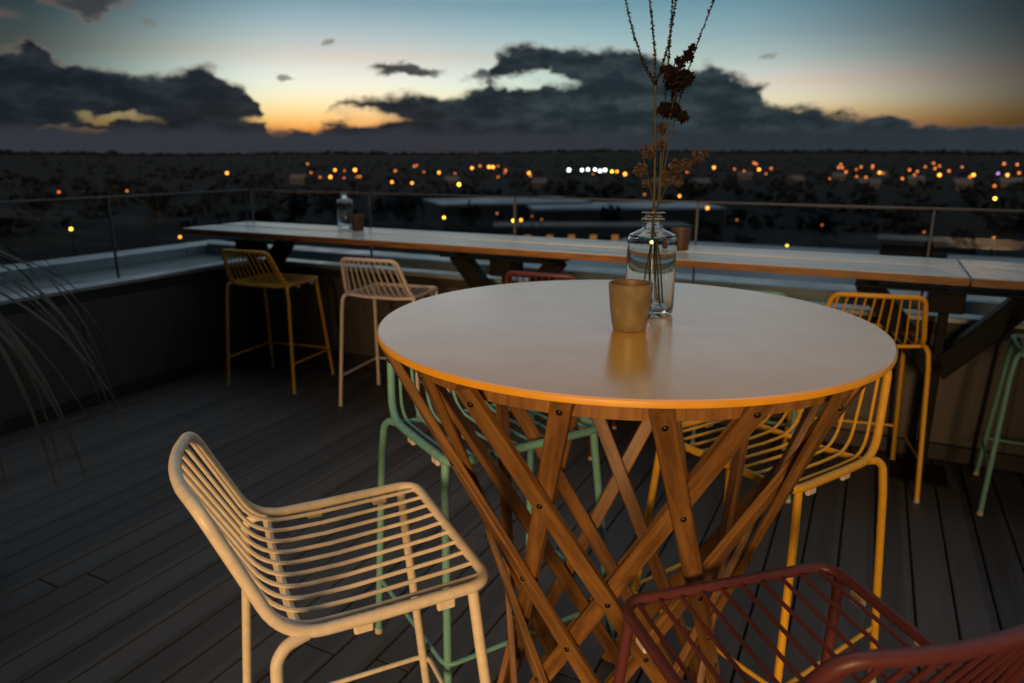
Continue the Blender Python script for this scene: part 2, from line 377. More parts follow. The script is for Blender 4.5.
parapet('parapet_wall', 'low brown panelled parapet with zinc coping, running behind the long counter', TL-.0, 5.2, NB, True)
parapet('parapet_wall', 'low brown panelled parapet with zinc coping, on the left behind the leaves', -4.0, NB-.065, TL, False)
# gutter roofs and outer upstands behind the parapets
o = ter(MB().box(TL-1.15, TL-.102, -4.0, NB+.55, -.02, WZ-.10).build('gutter_roof', M['roof'])); tag(o, kind='structure')
o = ter(MB().box(TL-.10, 5.2, NB+.102, NB+.50, -.02, WZ-.12).build('gutter_roof', M['roof'])); tag(o, kind='structure')
b = MB()
b.bbox(TL-1.42, TL-1.17, -4.0, NB+.80, -.02, WZ-.01, .008); ter(tag(b.build('roof_upstand', M['cap']), 'pale zinc capped roof upstand beyond the left parapet', 'roof edge'))
b = MB(); b.bbox(TL-1.165, 5.2, NB+.52, NB+.76, -.02, WZ, .008); ter(tag(b.build('roof_upstand', M['cap']), 'pale zinc capped roof upstand beyond the glass behind the counter', 'roof edge'))

def balustrade(label, p0, p1, stops, z0=.66, z1=1.25):
    root = thing('glass_balustrade', label, 'balustrade'); root.matrix_world = TER
    a, c = Vector(p0), Vector(p1); d = (c-a).normalized(); nrm = Vector((-d.y, d.x, 0)); Ltot = (c-a).length
    rot = Matrix(((d.x, nrm.x, 0, a.x), (d.y, nrm.y, 0, a.y), (0, 0, 1, 0), (0, 0, 0, 1)))
    for s in stops:
        q = MB().bbox(s-.006, s+.006, -.012, .012, z0, z1-.010, .003, rot); po = q.build('post', M['steel2'], root)
        MB().bbox(s-.05, s+.05, -.045, .045, z0-.011, z0, .002, rot).build('base_plate', M['steel2'], po)
    ss = sorted(stops)
    for s0, s1 in zip(ss[:-1], ss[1:]):
        MB().box(s0+.02, s1-.02, -.004, .004, z0+.03, z1-.014, rot).build('glass_panel', M['pane'], root)
    MB().bbox(0, Ltot, -.010, .010, z1-.010, z1, .002, rot).build('handrail', M['rail'], root)
M['steel2'] = mat('grey steel post', (.13, .125, .12), .5, .2)
M['rail'] = mat('slim steel rail', (.085, .085, .088), .45, .5)
BT, BN = -4.62, 4.32
balustrade('glass balustrade with thin rail, stretching along the back behind the counter', (BT+.02, BN, 0), (5.2, BN, 0), [.012, 1.22, 2.44, 3.66, 4.88, 6.10, 7.32, 8.54])
balustrade('glass balustrade with thin rail, on the left above the leaves', (BT, BN, 0), (BT, -2.0, 0), [.03, 1.22, 2.44, 3.66, 4.88, 6.1])

# unseen wall added behind the camera; its opening limits where the warm light falls
blk_ = thing('light_blocker', 'unseen blocker wall behind the terrace, added to shape the warm light through its opening', 'building'); blk_.matrix_world = TER
DT0, DT1, DZ = -.52, 2.0, 3.7
b = MB(); b.box(-110, DT0, -4.6, -4.25, -14, 70); b.box(DT1, 110, -4.6, -4.25, -14, 70); b.box(DT0+.001, DT1-.001, -4.6, -4.25, DZ, 70); b.box(DT0+.001, DT1-.001, -4.6, -4.25, -14, -.03)
b.build('wall', M['concrete'], blk_)
b = MB(); b.bbox(DT0-.08, DT0-.002, -4.245, -4.2, 0, DZ+.08); b.bbox(DT1+.002, DT1+.08, -4.245, -4.2, 0, DZ+.08); b.bbox(DT0-.001, DT1+.001, -4.245, -4.2, DZ+.002, DZ+.08); b.build('blocker_frame', M['steel'], blk_)

# ------------------------------------------------------------------ long counter
def counter(label, t0, t1, legs):
    """a board-topped bar counter carried by Y-shaped steel supports"""
    root = thing('bar_counter', label, 'counter', group='long counters along the parapet'); root.matrix_world = TER
    n0, n1, z = 3.44, 4.06, 1.02; nb = 4; w = (n1-n0)/nb
    q = MB()
    for i in range(nb): q.bbox(n0+i*w+((.022 if i == 2 else .002)), n0+(i+1)*w-((.022 if i == 1 else .002)), -t1, -t0, z-.036, z, .002)
    tp = q.build('counter_top', M['ctop'], root); tp.rotation_euler = (0, 0, math.pi/2)   # boards lie along local Y
    tp.matrix_local = Matrix(((0, -1, 0, 0), (1, 0, 0, 0), (0, 0, 1, 0), (0, 0, 0, 1)))
    q = MB(); q.bbox(t0-.001, t1+.001, n0-.006, n0-.0005, z-.036, z-.003, .001)
    q.build('front_edge', M['ctop_edge'], root)
    for (tc, ends) in legs:
        y = MB()
        y.bbox(tc-.12, tc+.12, 3.62, 3.88, .0, .012, .003); y.bbox(tc-.022, tc+.022, 3.715, 3.785, .012, .60, .004)
        y.bbox(tc-.02, tc+.02, 3.72, 3.78, .60, z-.086, .003); y.bbox(tc-.07, tc+.07, 3.66, 3.84, z-.20, z-.10, .004)
        for e in ends:
            d = Vector((e*.34, 0, z-.09-.53)); ln = d.length; d.normalize(); side = Vector((0, 1, 0)); up = d.cross(side)
            mm = Matrix(((d.x, 0, up.x, tc), (d.y, 1, up.y, 3.75), (d.z, 0, up.z, .53), (0, 0, 0, 1)))
            y.bbox(0, ln, -.045, .045, -.05, .05, .004, mm)
        y.bbox(tc-.38 if -1 in ends else tc-.1, tc+.38 if 1 in ends else tc+.1, 3.60, 3.90, z-.098, z-.086, .002)
        y.build('leg_frame', M['steel'], root)
counter('long weathered board counter on steel Y legs, with bottle and cup on top', -4.35, .385, [(-4.02, (1,)), (-1.93, (-1, 1)), (.34, (-1, 1))])
counter('second weathered board counter, cut off by the right edge of the picture', .395, 4.6, [(2.7, (-1, 1))])

# ------------------------------------------------------------------ bar stools
SW, SB, YF, YT, ZT, ZS = .226, .180, .182, -.288, .945, .715
RT, RR = .0107, .0043
def rail_profile(s):     # side line of seat and back from the front corner to the top, s = -1 / 1
    return [(s*SW, YF, ZS), (s*SW, -.04, ZS-.004), (s*(SW-.002), -.185, ZS-.004), (s*SB, YT, ZT)]
def make_stool_parts():
    P = {}
    l, r = rail_profile(-1), rail_profile(1)
    loop = l + [(u*SB, YT-.030*(1-u*u), ZT+.004*(1-u*u)) for u in (-.5, -.25, 0, .25, .5)] + r[::-1]; rad = [.05, 0, .15, .055, .25, .3, .3, .3, .25, .055, .15, 0, .05]
    q = MB().tube(fillet(loop, rad, 9, True), RT, 12, True); P['frame'] = q.mesh('frame', [None], True)
    q = MB()
    for i in range(10):
        u = (i+.5)/10*2-1; a = u*(SW-.006)*.985; c = u*(SB-.006)*.985; dip = -.010*(1-u*u)
        pts = fillet([(a, YF, ZS), (a, YF-.05, ZS-.002+dip*.4), (a, -.05, ZS-.006+dip), (a, -.185, ZS-.004+dip), (c, YT-.030*(1-u*u), ZT+.002)], [0, .05, .2, .15, 0], 7)
        q.tube(pts, RR, 7)
    q.tube([(-SW, -.158, ZS-.009), (-.1, -.162, ZS-.018), (.1, -.162, ZS-.018), (SW, -.158, ZS-.009)], .0085, 8)
    P['seat_wires'] = q.mesh('seat_wires', [None], True)
    for s in (-1, 1):
        q = MB().tube(fillet([(s*(SW-.004), YF-.035, ZS-.004), (s*(SW+.004), YF-.025, ZS-.12), (s*.264, .216, 0.008)], .1, 4), .0105, 12)
        P['leg_front%d' % s] = q.mesh('leg', [None], True)
        q = MB().tube(fillet([(s*(SW-.002), -.148, ZS-.004), (s*(SW+.008), -.184, ZS-.008), (s*(SW+.016), -.202, ZS-.026), (s*.250, -.206, ZS-.10), (s*.273, -.252, .008)], [0, .03, .06, .05, 0], 6), .0105, 12)
        P['leg_rear%d' % s] = q.mesh('leg', [None], True)
        for nm, (fx, fy) in (('front', (.264, .216)), ('rear', (.273, -.252))):
            P['cap_%s%d' % (nm, s)] = MB().lathe([(0, 0), (.0125, 0), (.0125, .012), (.0105, .018), (0, .018)], 14, c=(s*fx, fy, 0)).mesh('foot_cap', [None], True)
        for i, yy in enumerate((.095, -.055)):
            P['glide%d_%d' % (s, i)] = MB().bbox(s*SW-.006-s*.004, s*SW+.006-s*.004, yy-.017, yy+.017, ZS-.032, ZS-.008, .003).mesh('glide', [None], False)
    z = .195; lf = 1-z/(ZS-.12)
    def leg_x(front, zz):
        if front: t = zz/(ZS-.12); return .264+(SW+.004-.264)*t, .216+(YF-.025-.216)*t
        t = zz/(ZS-.10); return .273+(.250-.273)*t, -.252+(-.206+.252)*t
    fx, fy = leg_x(True, z); rx, ry = leg_x(False, z)
    pts = [(-rx, ry-.004, z), (-fx-.013, fy+.016, z), (fx+.013, fy+.016, z), (rx, ry-.004, z)]
    P['footrest'] = MB().tube(fillet(pts, [0, .035, .035, 0], 6), .0062, 10).mesh('footrest', [None], True)
    return P
SP = make_stool_parts(); N_ST = [0]
def part(name, me, m, parent):
    o = link(name, me, parent); o.material_slots[0].link = 'OBJECT'; o.material_slots[0].material = m; return o
def stool(colour, label, x, y, az, s=1.0):
    root = thing('bar_stool', label, 'bar stool', (x, y, 0), -R(az), 'wire bar stools on the terrace'); m = M[colour]; root.scale = (s, s, s)
    fr = part('frame', SP['frame'], m, root); part('seat_wires', SP['seat_wires'], m, root); part('footrest', SP['footrest'], m, root)
    for s in (-1, 1):
        for nm in ('front', 'rear'):
            lg = part('leg', SP['leg_%s%d' % (nm, s)], m, root); part('foot_cap', SP['cap_%s%d' % (nm, s)], M['foot'], lg)
        for i in (0, 1): part('glide', SP['glide%d_%d' % (s, i)], M['glide'] if colour in ('maroon', 'mint', 'yellow') else m, fr)
    return root
stool('cream', 'cream wire bar stool in the foreground, left of the round table', -.307, 1.299, 64.3, 1.019)
stool('mint', 'mint green wire bar stool tucked under the left side of the round table', -.049, 1.918, 148.8, 1.06)
stool('yellow', 'bright yellow wire bar stool pushed in at the right side of the round table', .694, 1.846, -124.6, 1.009)
stool('maroon', 'dark red wire bar stool in the lower right corner, in front of the round table', .464, 1.014, -15.9)
stool('yellow', 'yellow wire bar stool at the far left end of the long counter', -1.599, 4.738, 19.8, .98)
stool('white', 'white wire bar stool at the counter, between a yellow stool and the round table', -.734, 4.316, 19.1, .985)
p = nt_pt(3.42, -1.44); stool('maroon', 'red wire bar stool whose back just shows above the far rim of the round table', p.x, p.y, 24)
p = nt_pt(3.40, -.47); stool('mint', 'mint green wire bar stool at the counter, hidden mostly behind the round table', p.x, p.y, 27)
stool('yellow', 'yellow wire bar stool at the counter, right of the round table', 1.632, 3.212, 16.6, .99)
stool('mint', 'pale mint wire bar stool cut by the right edge of the picture', 2.393, 2.865, 29.7)

# ------------------------------------------------------------------ round table
KT = .875                       # the whole table, scaled about the eye height while it was being measured
TC = Vector((.285*KT, 1.757*KT, 0)); TR, TZ = .619*KT, 1.15
tb = thing('round_table', 'round yellow topped high table on a lattice of oiled oak laths', 'table', TC)
MB().lathe([(0, TZ), (TR-.004, TZ), (TR-.0015, TZ-.0015), (TR-.001, TZ-.002)], 128).build('table_top', M['top'], tb, False)
MB().lathe([(TR-.0008, TZ-.0018), (TR, TZ-.003), (TR, TZ-.0125), (TR-.003, TZ-.014), (0, TZ-.014)], 128).build('top_edge', M['edge'], tb, True)
ap = MB().lathe([(.468, TZ-.0145), (.4915, TZ-.0145), (.4915, TZ-.052), (.468, TZ-.052), (.468, TZ-.0145)], 96).build('apron', M['oak'], tb, True)
def lath_pts(sgn, n=28):
    r0, rb, z0, th = .580, .30, 1.055, R(85)
    A = Vector((0, -r0, z0)); B = Vector((rb*math.sin(th), -rb*math.cos(th), 0)); d = B-A
    out = []
    for i in range(n+1):
        t = -.026 + 1.2292*i/n
        P = A+d*t; a = math.atan2(P.x, -P.y); P = Vector((P.x*KT, P.y*KT, CAMH+(P.z-CAMH)*KT))
        nrm = Vector((math.sin(a*.8), -math.cos(a*.8), 0)); dd = d.normalized(); nrm = (nrm-dd*nrm.dot(dd)).normalized()
        w = dd.cross(nrm)
        out.append((P, nrm, w, t, a))
    return out, A, d
def make_lath(sgn):
    pts, A, d = lath_pts(sgn); hw, ht = .0185, .0085; off = .0105 if sgn > 0 else -.0085; bv = .0026
    prof = [(-hw, -ht+bv), (-hw, ht-bv), (-hw+bv, ht), (hw-bv, ht), (hw, ht-bv), (hw, -ht+bv), (hw-bv, -ht), (-hw+bv, -ht)]
    v = []; f = []; n = len(prof)
    for P, nr, w, t, a in pts:
        for pw, pn in prof:
            q = P + w*pw + nr*(pn+off); v.append((q.x*sgn, q.y, q.z))
    for i in range(len(pts)-1):
        for k in range(n): f.append((i*n+k, i*n+(k+1) % n, (i+1)*n+(k+1) % n, (i+1)*n+k))
    f += [tuple(range(n)), tuple((len(pts)-1)*n+k for k in range(n))]
    me = MB().add(v, f).mesh('lath', M['oak_lath'], True)
    uv = me.uv_layers.new(name='grain')
    for lp in me.loops: uv.data[lp.index].uv = ((lp.vertex_index % n)*.012, (lp.vertex_index//n)/len(pts)*1.25)
    bolts = []
    advs = [0] + ([9, 27, 45, 63, 81] if sgn > 0 else [])
    for ad in advs:
        if ad == 0: t = .004
        elif ad == 9: t = .2377
        else:
            ta = math.tan(R(ad)); t = .58*ta/(.2989+.58*ta-.30*math.cos(R(85))*ta)
        
        P = A+d*t; a = math.atan2(P.x, -P.y); nr = Vector((math.sin(a*.8), -math.cos(a*.8), 0)); dd = d.normalized(); nr = (nr-dd*nr.dot(dd)).normalized()
        P = Vector((P.x*KT, P.y*KT, CAMH+(P.z-CAMH)*KT)); c = P + nr*(ht+off-.001); q = nr.to_track_quat('Z', 'Y').to_matrix().to_4x4(); q.translation = c
        mb = MB().lathe([(0, .0045), (.004, .0045), (.0056, .003), (.0062, 0), (0, 0)], 12)
        vv = [q @ Vector(p_) for p_ in mb.v]; vv = [(p_.x*sgn, p_.y, p_.z) for p_ in vv]
        bolts.append(MB().add(vv, mb.f).mesh('bolt', M['bolt'], True))
    return me, bolts
for sgn, az0 in ((1, -38), (-1, -20)):
    me, bolts = make_lath(sgn)
    for k in range(10):
        o = link('lath', me, tb); o.rotation_euler = (0, 0, R(az0+36*k))
        for bm_ in bolts: link('bolt', bm_, o)

# ------------------------------------------------------------------ things on the table
def bottle_profile(r, h, nr, nh):
    out = [(0, .012), (r*.55, .008), (r*.78, .0), (r*.93, .001), (r, .009), (r, h*.70), (r*.995, h*.745), (r*.93, h*.785), (r*.72, h*.81), (nr*1.25, h*.835), (nr, h*.855), (nr, h*.90), (nr*1.22, h*.91), (nr*1.22, h*.935), (nr*1.02, h*.945), (nr*1.02, h*.962), (nr*1.25, h*.968), (nr*1.25, h*.997), (nr*1.15, h), (nr*.86, h)]
    inn = [(nr*.80, h*.99), (nr*.78, h*.86), (nr*1.05, h*.828), (r*.66, h*.795), (r*.88, h*.765), (r*.93, h*.735), (r*.935, h*.70), (r*.935, .024), (r*.85, .017), (0, .018)]
    return out + inn
bp = at(648.5, 313.5, TZ); bp.z = TZ+.0006
bo = MB().lathe(bottle_profile(.0555, .232, .0215, 0), 64).build('glass_bottle', M['bottle'], None, True); bo.location = bp
tag(bo, 'clear glass bottle vase holding dried stems, on the round table', 'bottle')
cp = at(629, 329, TZ); cp.z = TZ+.0006
def cup(label, loc, m, rt=.0525, rb=.039, h=.112, mi=None):
    pr = [(0, .003), (rb-.006, .002), (rb-.002, 0), (rb, .003), (rb+.0022, h*.12), (rb+(rt-rb)*.66, h*.5), (rt-.001, h*.82), (rt, h*.985), (rt-.0028, h)]
    q = MB().lathe(pr, 56, 0); q.lathe([(rt-.0028, h), (rt-.005, h*.985), (rt-.006, h*.7), (rb, h*.12), (0, h*.09)], 56, 1)
    o = q.build('stoneware_cup', [m, mi or M['clay_in']], None, True); o.location = loc; o.rotation_euler = (0, 0, random.random()*6); return tag(o, label, 'cup')
cup('ochre stoneware cup in front of the bottle on the round table', cp, M['clay'], .046, .0345, .099)

# dried stems
BASE = Vector((bp.x, bp.y, TZ))
def at_depth(x, y, dep):
    d = pix_dir(x, y); k = dep/d.y; return Vector((0, 0, CAMH)) + d*k
def spline(P, n=8):
    P = [Vector(p_) for p_ in P]; out = []
    for i in range(len(P)-1):
        a = P[max(i-1, 0)]; b_ = P[i]; c = P[i+1]; d = P[min(i+2, len(P)-1)]
        for k in range(n):
            t = k/n; out.append(.5*((2*b_)+(-a+c)*t+(2*a-5*b_+4*c-d)*t*t+(-a+3*b_-3*c+d)*t**3))
    out.append(P[-1]); return out
Y0 = bp.y
st = thing('dried_flowers', 'tall bunch of dried stems and faded flower heads standing in the bottle', 'dried flowers', BASE)
def loc(p_): return Vector(p_)-BASE
def rnd(s): return Vector((random.uniform(-s, s), random.uniform(-s, s), random.uniform(-s, s)))
def flecks(mb, c, rad, n, sz, mi=0, stretch=1.0):
    for _ in range(n):
        d = Vector((random.gauss(0, 1), random.gauss(0, 1), random.gauss(0, stretch))); d.normalize(); d *= rad*random.random()**.5
        p_ = c+d; u = rnd(1).normalized(); w = u.cross(rnd(1)).normalized(); s = sz*random.uniform(.5, 1.2)
        mb.add([p_-u*s, p_+w*s*.45, p_+u*s, p_-w*s*.45], [(0, 1, 2, 3)], mi)
stems = [   # pixel path, depth offsets, radii
 ([(651, 311), (650, 270), (652, 232), (654, 205), (655, 150), (655, 85)], [.02, .01, 0, 0, 0, 0], .0034, .0026),
 ([(655, 85), (655, 60), (653, 30), (650, 2), (648, -30)], [0, 0, .01, .02, .03], .0016, .0008),
 ([(655, 84), (645, 66), (635, 38), (627, 6), (620, -26)], [0, -.01, -.02, -.03, -.03], .0015, .0008),
 ([(655, 84), (662, 66), (669, 42), (674, 12), (680, -24)], [0, .01, .02, .03, .04], .0015, .0008),
 ([(660, 309), (657, 262), (655, 230), (658, 205), (662, 140), (667, 80), (670, 40), (673, -10)], [-.02, -.01, 0, 0, .01, .02, .02, .03], .0023, .0009),
 ([(640, 306), (648, 260), (654, 228), (659, 200), (664, 150), (672, 108), (680, 80)], [.0, 0, 0, -.01, -.02, -.03, -.03], .0021, .0010),
 ([(663, 307), (660, 262), (656, 228), (660, 195), (668, 150), (681, 96), (695, 50), (714, 0), (720, -16)], [.01, 0, 0, .01, .02, .03, .03, .04, .04], .0020, .0008),
 ([(657, 305), (655, 260), (655, 225), (652, 196), (647, 172), (643, 158)], [.03, .01, 0, -.01, -.02, -.02], .0014, .0008),
 ([(658, 300), (657, 250), (656, 222), (664, 192), (680, 172), (704, 155)], [-.03, -.01, 0, -.01, -.01, -.02], .0014, .0006),
 ([(655, 300), (654, 250), (655, 222), (660, 190), (668, 178)], [0, 0, 0, .01, .01], .0013, .0008)]
mb = MB(); paths = []
for px, dy, ra, rb in stems:
    P = spline([loc(at_depth(x_, y_, Y0+d_)) for (x_, y_), d_ in zip(px, dy)]); paths.append(P)
    # keep the wet end inside the bottle
    P = [Vector((max(-.04, min(.04, q.x)), max(-.04, min(.04, q.y)), max(.02, q.z))) if q.z < .176 else q for q in P]
    if P[0].z < .22: P = [Vector((q.x*.35, q.y*.35, q.z)) if .176 <= q.z < .243 else q for q in P]
    mb.tube(P, [ra+(rb-ra)*i/(len(P)-1) for i in range(len(P))], 6)
mb.build('stem', M['stem'], st, True)
mb = MB()
for i in (1, 2, 3, 4, 6):       # knobbly seed buds on the upper stems
    P = paths[i]; s0 = 0 if i < 4 else int(len(P)*.62)
    for q in range(s0, len(P)-1):
        for u in (0, .33, .66):
            c = P[q].lerp(P[q+1], u); flecks(mb, c, .0035, 3, .0042)
mb.build('seed_buds', M['petal_dark'], st)
mb = MB()
for (x_, y_, d_, rd, n) in [(676, 80, -.03, .026, 420), (686, 78, -.03, .018, 160), (671, 72, -.02, .016, 110), (680, 62, .02, .013, 80), (688, 56, .03, .013, 90), (692, 48, .03, .009, 40), (672, 110, -.02, .019, 240), (683, 117, -.02, .013, 120), (663, 108, -.02, .012, 70), (665, 70, .01, .010, 40), (674, 96, 0, .008, 30)]:
    flecks(mb, loc(at_depth(x_, y_, Y0+d_)), rd, int(n*1.5), .0066)
mb.build('flower_head', M['petal_dark'], st)
mb = MB()
for (x_, y_, d_, rd, n) in [(641, 170, -.02, .016, 110), (648, 152, -.02, .016, 110), (646, 183, -.02, .010, 50), (662, 128, 0, .012, 80), (661, 145, 0, .012, 80), (660, 112, 0, .010, 60), (668, 178, .01, .018, 170), (678, 181, .01, .013, 90), (676, 166, -.01, .016, 120), (687, 164, -.01, .015, 100), (697, 158, -.02, .015, 90), (705, 154, -.02, .010, 50), (659, 198, .01, .006, 20)]:
    flecks(mb, loc(at_depth(x_, y_, Y0+d_)), rd, int(n*1.5), .006)
mb.build('flower_head', M['petal_pale'], st)

# ------------------------------------------------------------------ things on the counter and wall
q = at(346, 229, 1.0206)
o = MB().lathe(bottle_profile(.055, .25, .02, 0), 40).build('glass_bottle', M['bottle'], None, True); o.location = q
tag(o, 'small clear glass bottle standing on the far counter', 'bottle')
q = at(358, 230.5, 1.0206); cup('dark stoneware cup beside the small bottle on the far counter', q, M['darkclay'], .047, .038, .105)
q = at(680, 250, 1.0206); cup('brown stoneware cup on the counter, half hidden behind the glass bottle vase', q, M['darkclay'], .052, .042, .115)
# grey box on the parapet
b = MB(); b.bbox(-4.17, -4.0, NB-.075, NB-.009, .42, .67, .008)
bx = ter(b.build('junction_box', M['grey'])); tag(bx, 'small grey junction box on the parapet behind the far yellow stool', 'junction box')

# ------------------------------------------------------------------ strappy plant at the left edge
PB = Vector((-2.06, 2.3, 0))
pl = thing('potted_plant', 'dark potted plant with long thin drooping leaves at the left edge', 'plant', PB)
MB().lathe([(0, 0), (.12, 0), (.155, .40), (.155, .42), (.14, .42), (.135, .37), (0, .37)], 32).build('pot', M['pot'], pl, True)
MB().tube(spline([(0, 0, .38), (.0, .01, .78), (-.02, .02, 1.16)]), [.05]*9+[.045]*8, 10).build('trunk', M['trunkm'], pl, True)
CR = Vector((-.02, .02, 1.16))
def blade(mb, root, d, ln, droop, w):
    v = []; f = []; n = 12; d = Vector(d).normalized(); p_ = root.copy(); st_ = ln/n; side = d.cross(Vector((0, 0, 1)))
    side = side.normalized() if side.length > .01 else Vector((1, 0, 0))
    for i in range(n+1):
        t = i/n; ww = w*(1-t**2.2)*(.55+.9*t if t < .5 else 1.0)+.0006; upv = side.cross(d).normalized()
        v += [p_-side*ww, p_-upv*ww*.35, p_+side*ww]
        d = (d+Vector((0, 0, -droop/n*(1+1.2*t)))).normalized(); p_ = p_+d*st_
    for i in range(n):
        for k in (0, 1): f.append((i*3+k, i*3+k+1, i*3+k+4, i*3+k+3))
    mb.add(v, f)
mb = MB()
for i in range(50):
    a = random.uniform(0, 2*math.pi); e = random.uniform(-.5, 1.25)
    blade(mb, CR+rnd(.03), (math.cos(a)*math.cos(e), math.sin(a)*math.cos(e), math.sin(e)), random.uniform(.5, .85), random.uniform(1.2, 2.6), random.uniform(.005, .010))
for (a, e, ln, dr) in [(8, .35, 1.0, 2.0), (22, .15, .95, 1.7), (-15, .5, 1.05, 2.6), (-6, -.1, 1.0, 1.5), (14, -.3, .9, 1.2), (38, .4, .9, 1.6), (-30, .1, 1.0, 1.7), (2, .6, 1.1, 2.4), (-22, .3, 1.1, 2.0), (-38, .45, 1.0, 2.2), (28, .55, 1.0, 2.1), (-10, .15, 1.1, 1.8), (5, 0, .95, 1.1), (-45, .2, .9, 1.6), (16, .75, 1.05, 2.8)]:
    a = R(a); blade(mb, CR+rnd(.02), (math.cos(a)*math.cos(e), math.sin(a)*math.cos(e), math.sin(e)), ln, dr, .011)
mb.build('leaves', M['leaf'], pl, True)

# ------------------------------------------------------------------ the land below and beyond
GZ = -14.0
def hill(x_, y_):
    r = math.hypot(x_, y_); a = math.degrees(math.atan2(x_, y_))
    k = max(0.0, min(1.0, (r-700)/2800)); k = k*k*(3-2*k)
    h = (15+6*math.sin(a*.09+.6)+3.5*math.sin(a*.31)+9*max(0, math.cos(R(a-70)))*.3) + 6*mnoise.noise(Vector((x_*.0012, y_*.0012, 0)))
    s = 2.2*mnoise.noise(Vector((x_*.008, y_*.008, 3)))*min(1, r/600)
    return GZ + k*(h-GZ+1.0) + s
b = MB(); radii = [0.0]+[6*1.16**i for i in range(50)]; NA_ = 160; v = []; f = []
for r in radii:
    for i in range(NA_):
        a = 2*math.pi*i/NA_; x_, y_ = r*math.sin(a), r*math.cos(a); z = hill(x_, y_)
        if r > 4200: z = 20-(r-4200)*.03
        v.append((x_, y_, z))
for i in range(len(radii)-1):
    for k in range(NA_): f.append((i*NA_+k, i*NA_+(k+1) % NA_, (i+1)*NA_+(k+1) % NA_, (i+1)*NA_+k))
M['land'] = mat('dark fields', (.0075, .0095, .0115), .95, spec=.03, var=(.006, .0075, .009), scale=.012)
tag(b.add(v, f).build('ground', M['land'], None, True), kind='structure')

def clump(mb, c, rx, rz, n=7):
    """ragged crown: a lumpy low shell of torn faces"""
    for _ in range(n):
        d = rnd(1); d.normalize(); p_ = c+Vector((d.x*rx, d.y*rx, d.z*rz))*random.uniform(.45, 1)
        s = rx*random.uniform(.3, .6)
        q = [p_+Vector((random.uniform(-s, s), random.uniform(-s, s), random.uniform(-s, s)*.8)) for _ in range(5)]
        mb.add(q, [(0, 1, 2), (0, 2, 3), (1, 3, 4), (0, 4, 2)])
mb = MB()
for i in range(1700):
    a = R(random.uniform(-50, 50)); r = 160*math.exp(random.random()**.8*3.1); x_, y_ = r*math.sin(a), r*math.cos(a)
    s = random.uniform(2.0, 3.8); h_ = hill(x_, y_)
    if (r < 330 and -30 < math.degrees(a) < 45 and r < 120): continue
    clump(mb, Vector((x_, y_, h_+s*.55)), s*1.3, s*.75)
for i in range(900):      # tree line on the ridge
    a = R(-52+104*i/900+random.uniform(-.2, .2)); r = random.uniform(3100, 4000); x_, y_ = r*math.sin(a), r*math.cos(a)
    s = random.uniform(7, 13); clump(mb, Vector((x_, y_, hill(x_, y_)+s*.3)), s*2.4, s*.55, 6)
tag(mb.build('woodland', M['foliage']), kind='stuff')

def tree(px, py, h, label):
    d = pix_dir(px, py); k = (GZ-CAMH)/d.z; p_ = Vector((d.x*k, d.y*k, GZ))
    root = thing('tree', label, 'tree', p_, random.random()*6, 'dark trees below the terrace')
    MB().tube([(0, 0, -.3), (.1, 0, h*.3), (0, .1, h*.62)], [h*.03, h*.022, h*.012], 8).build('trunk', M['trunkm'], root, True)
    q = MB()
    for i in range(260):
        dd = rnd(1).normalized()*random.random()**.4; c = Vector((dd.x*h*.32, dd.y*h*.32, h*.62+dd.z*h*.36))
        c += Vector((mnoise.noise(c*.5+Vector((px, 0, 0)))*h*.12, 0, mnoise.noise(c*.6+Vector((0, px, 0)))*h*.1)); s = h*.055
        u = rnd(1).normalized()*s*1.3; w = rnd(1).normalized()*s
        q.add([c-u, c+w, c+u, c-w], [(0, 1, 2, 3)])
    q.build('crown', M['foliage'], root)
for px, py, h in [(705, 262, 6.5), (742, 266, 5), (958, 268, 5.5), (610, 240, 7), (470, 236, 7), (405, 232, 8), (300, 226, 8), (160, 222, 9), (40, 228, 8)]:
    tree(px, py, h, 'dark leafy tree below the terrace among the town lights')

def house(px, py, w, dpt, h, wallm, roofm, label, flat=False, win=0, rz=None, name='house', cat='house', group=None, lit=False):
    d = pix_dir(px, py); k = (GZ-CAMH)/d.z
    p_ = Vector((d.x*k, d.y*k, 0)); r = math.hypot(p_.x, p_.y)
    if r > 900:
        k *= 900/r; p_ = Vector((d.x*k, d.y*k, 0))
    p_.z = min(GZ, hill(p_.x, p_.y)) if r < 700 else hill(p_.x, p_.y)
    root = thing(name, label, cat, p_, random.uniform(-.5, .5) if rz is None else rz, group)
    MB().box(-w/2, w/2, -dpt/2, dpt/2, -1, h).build('wall', wallm, root)
    q = MB()
    if flat: q.box(-w/2-.3, w/2+.3, -dpt/2-.3, dpt/2+.3, h+.003, h+.5)
    else:
        e = .4; rh = dpt*.36
        q.add([(-w/2-e, -dpt/2-e, h-.1), (w/2+e, -dpt/2-e, h-.1), (w/2+e, dpt/2+e, h-.1), (-w/2-e, dpt/2+e, h-.1), (-w/2-e, 0, h+rh), (w/2+e, 0, h+rh)], [(0, 1, 5, 4), (2, 3, 4, 5), (1, 2, 5), (3, 0, 4), (0, 3, 2, 1)])
    q.build('roof', roofm, root)
    for i in range(win):
        xw = -w/2+(i+.5)*w/win; ww = min(1.2, w/win*.5)
        MB().box(xw-ww/2, xw+ww/2, -dpt/2-.06, -dpt/2+.02, h*.36, h*.72).build('window', M['winlit'] if lit else M['windark'], root)
    return root
HG = 'dim houses across the valley'
for i, (px, py) in enumerate([(795, 186), (868, 190), (915, 184), (838, 181), (700, 188), (660, 186), (540, 188), (452, 186), (300, 184), (960, 192), (1010, 188), (745, 180), (880, 178)]):
    house(px, py, random.uniform(7, 10), random.uniform(6, 7), random.uniform(3, 4), M['render_wall'], M['tile'], 'small dim gabled house among the lights across the valley', win=2, group=HG)
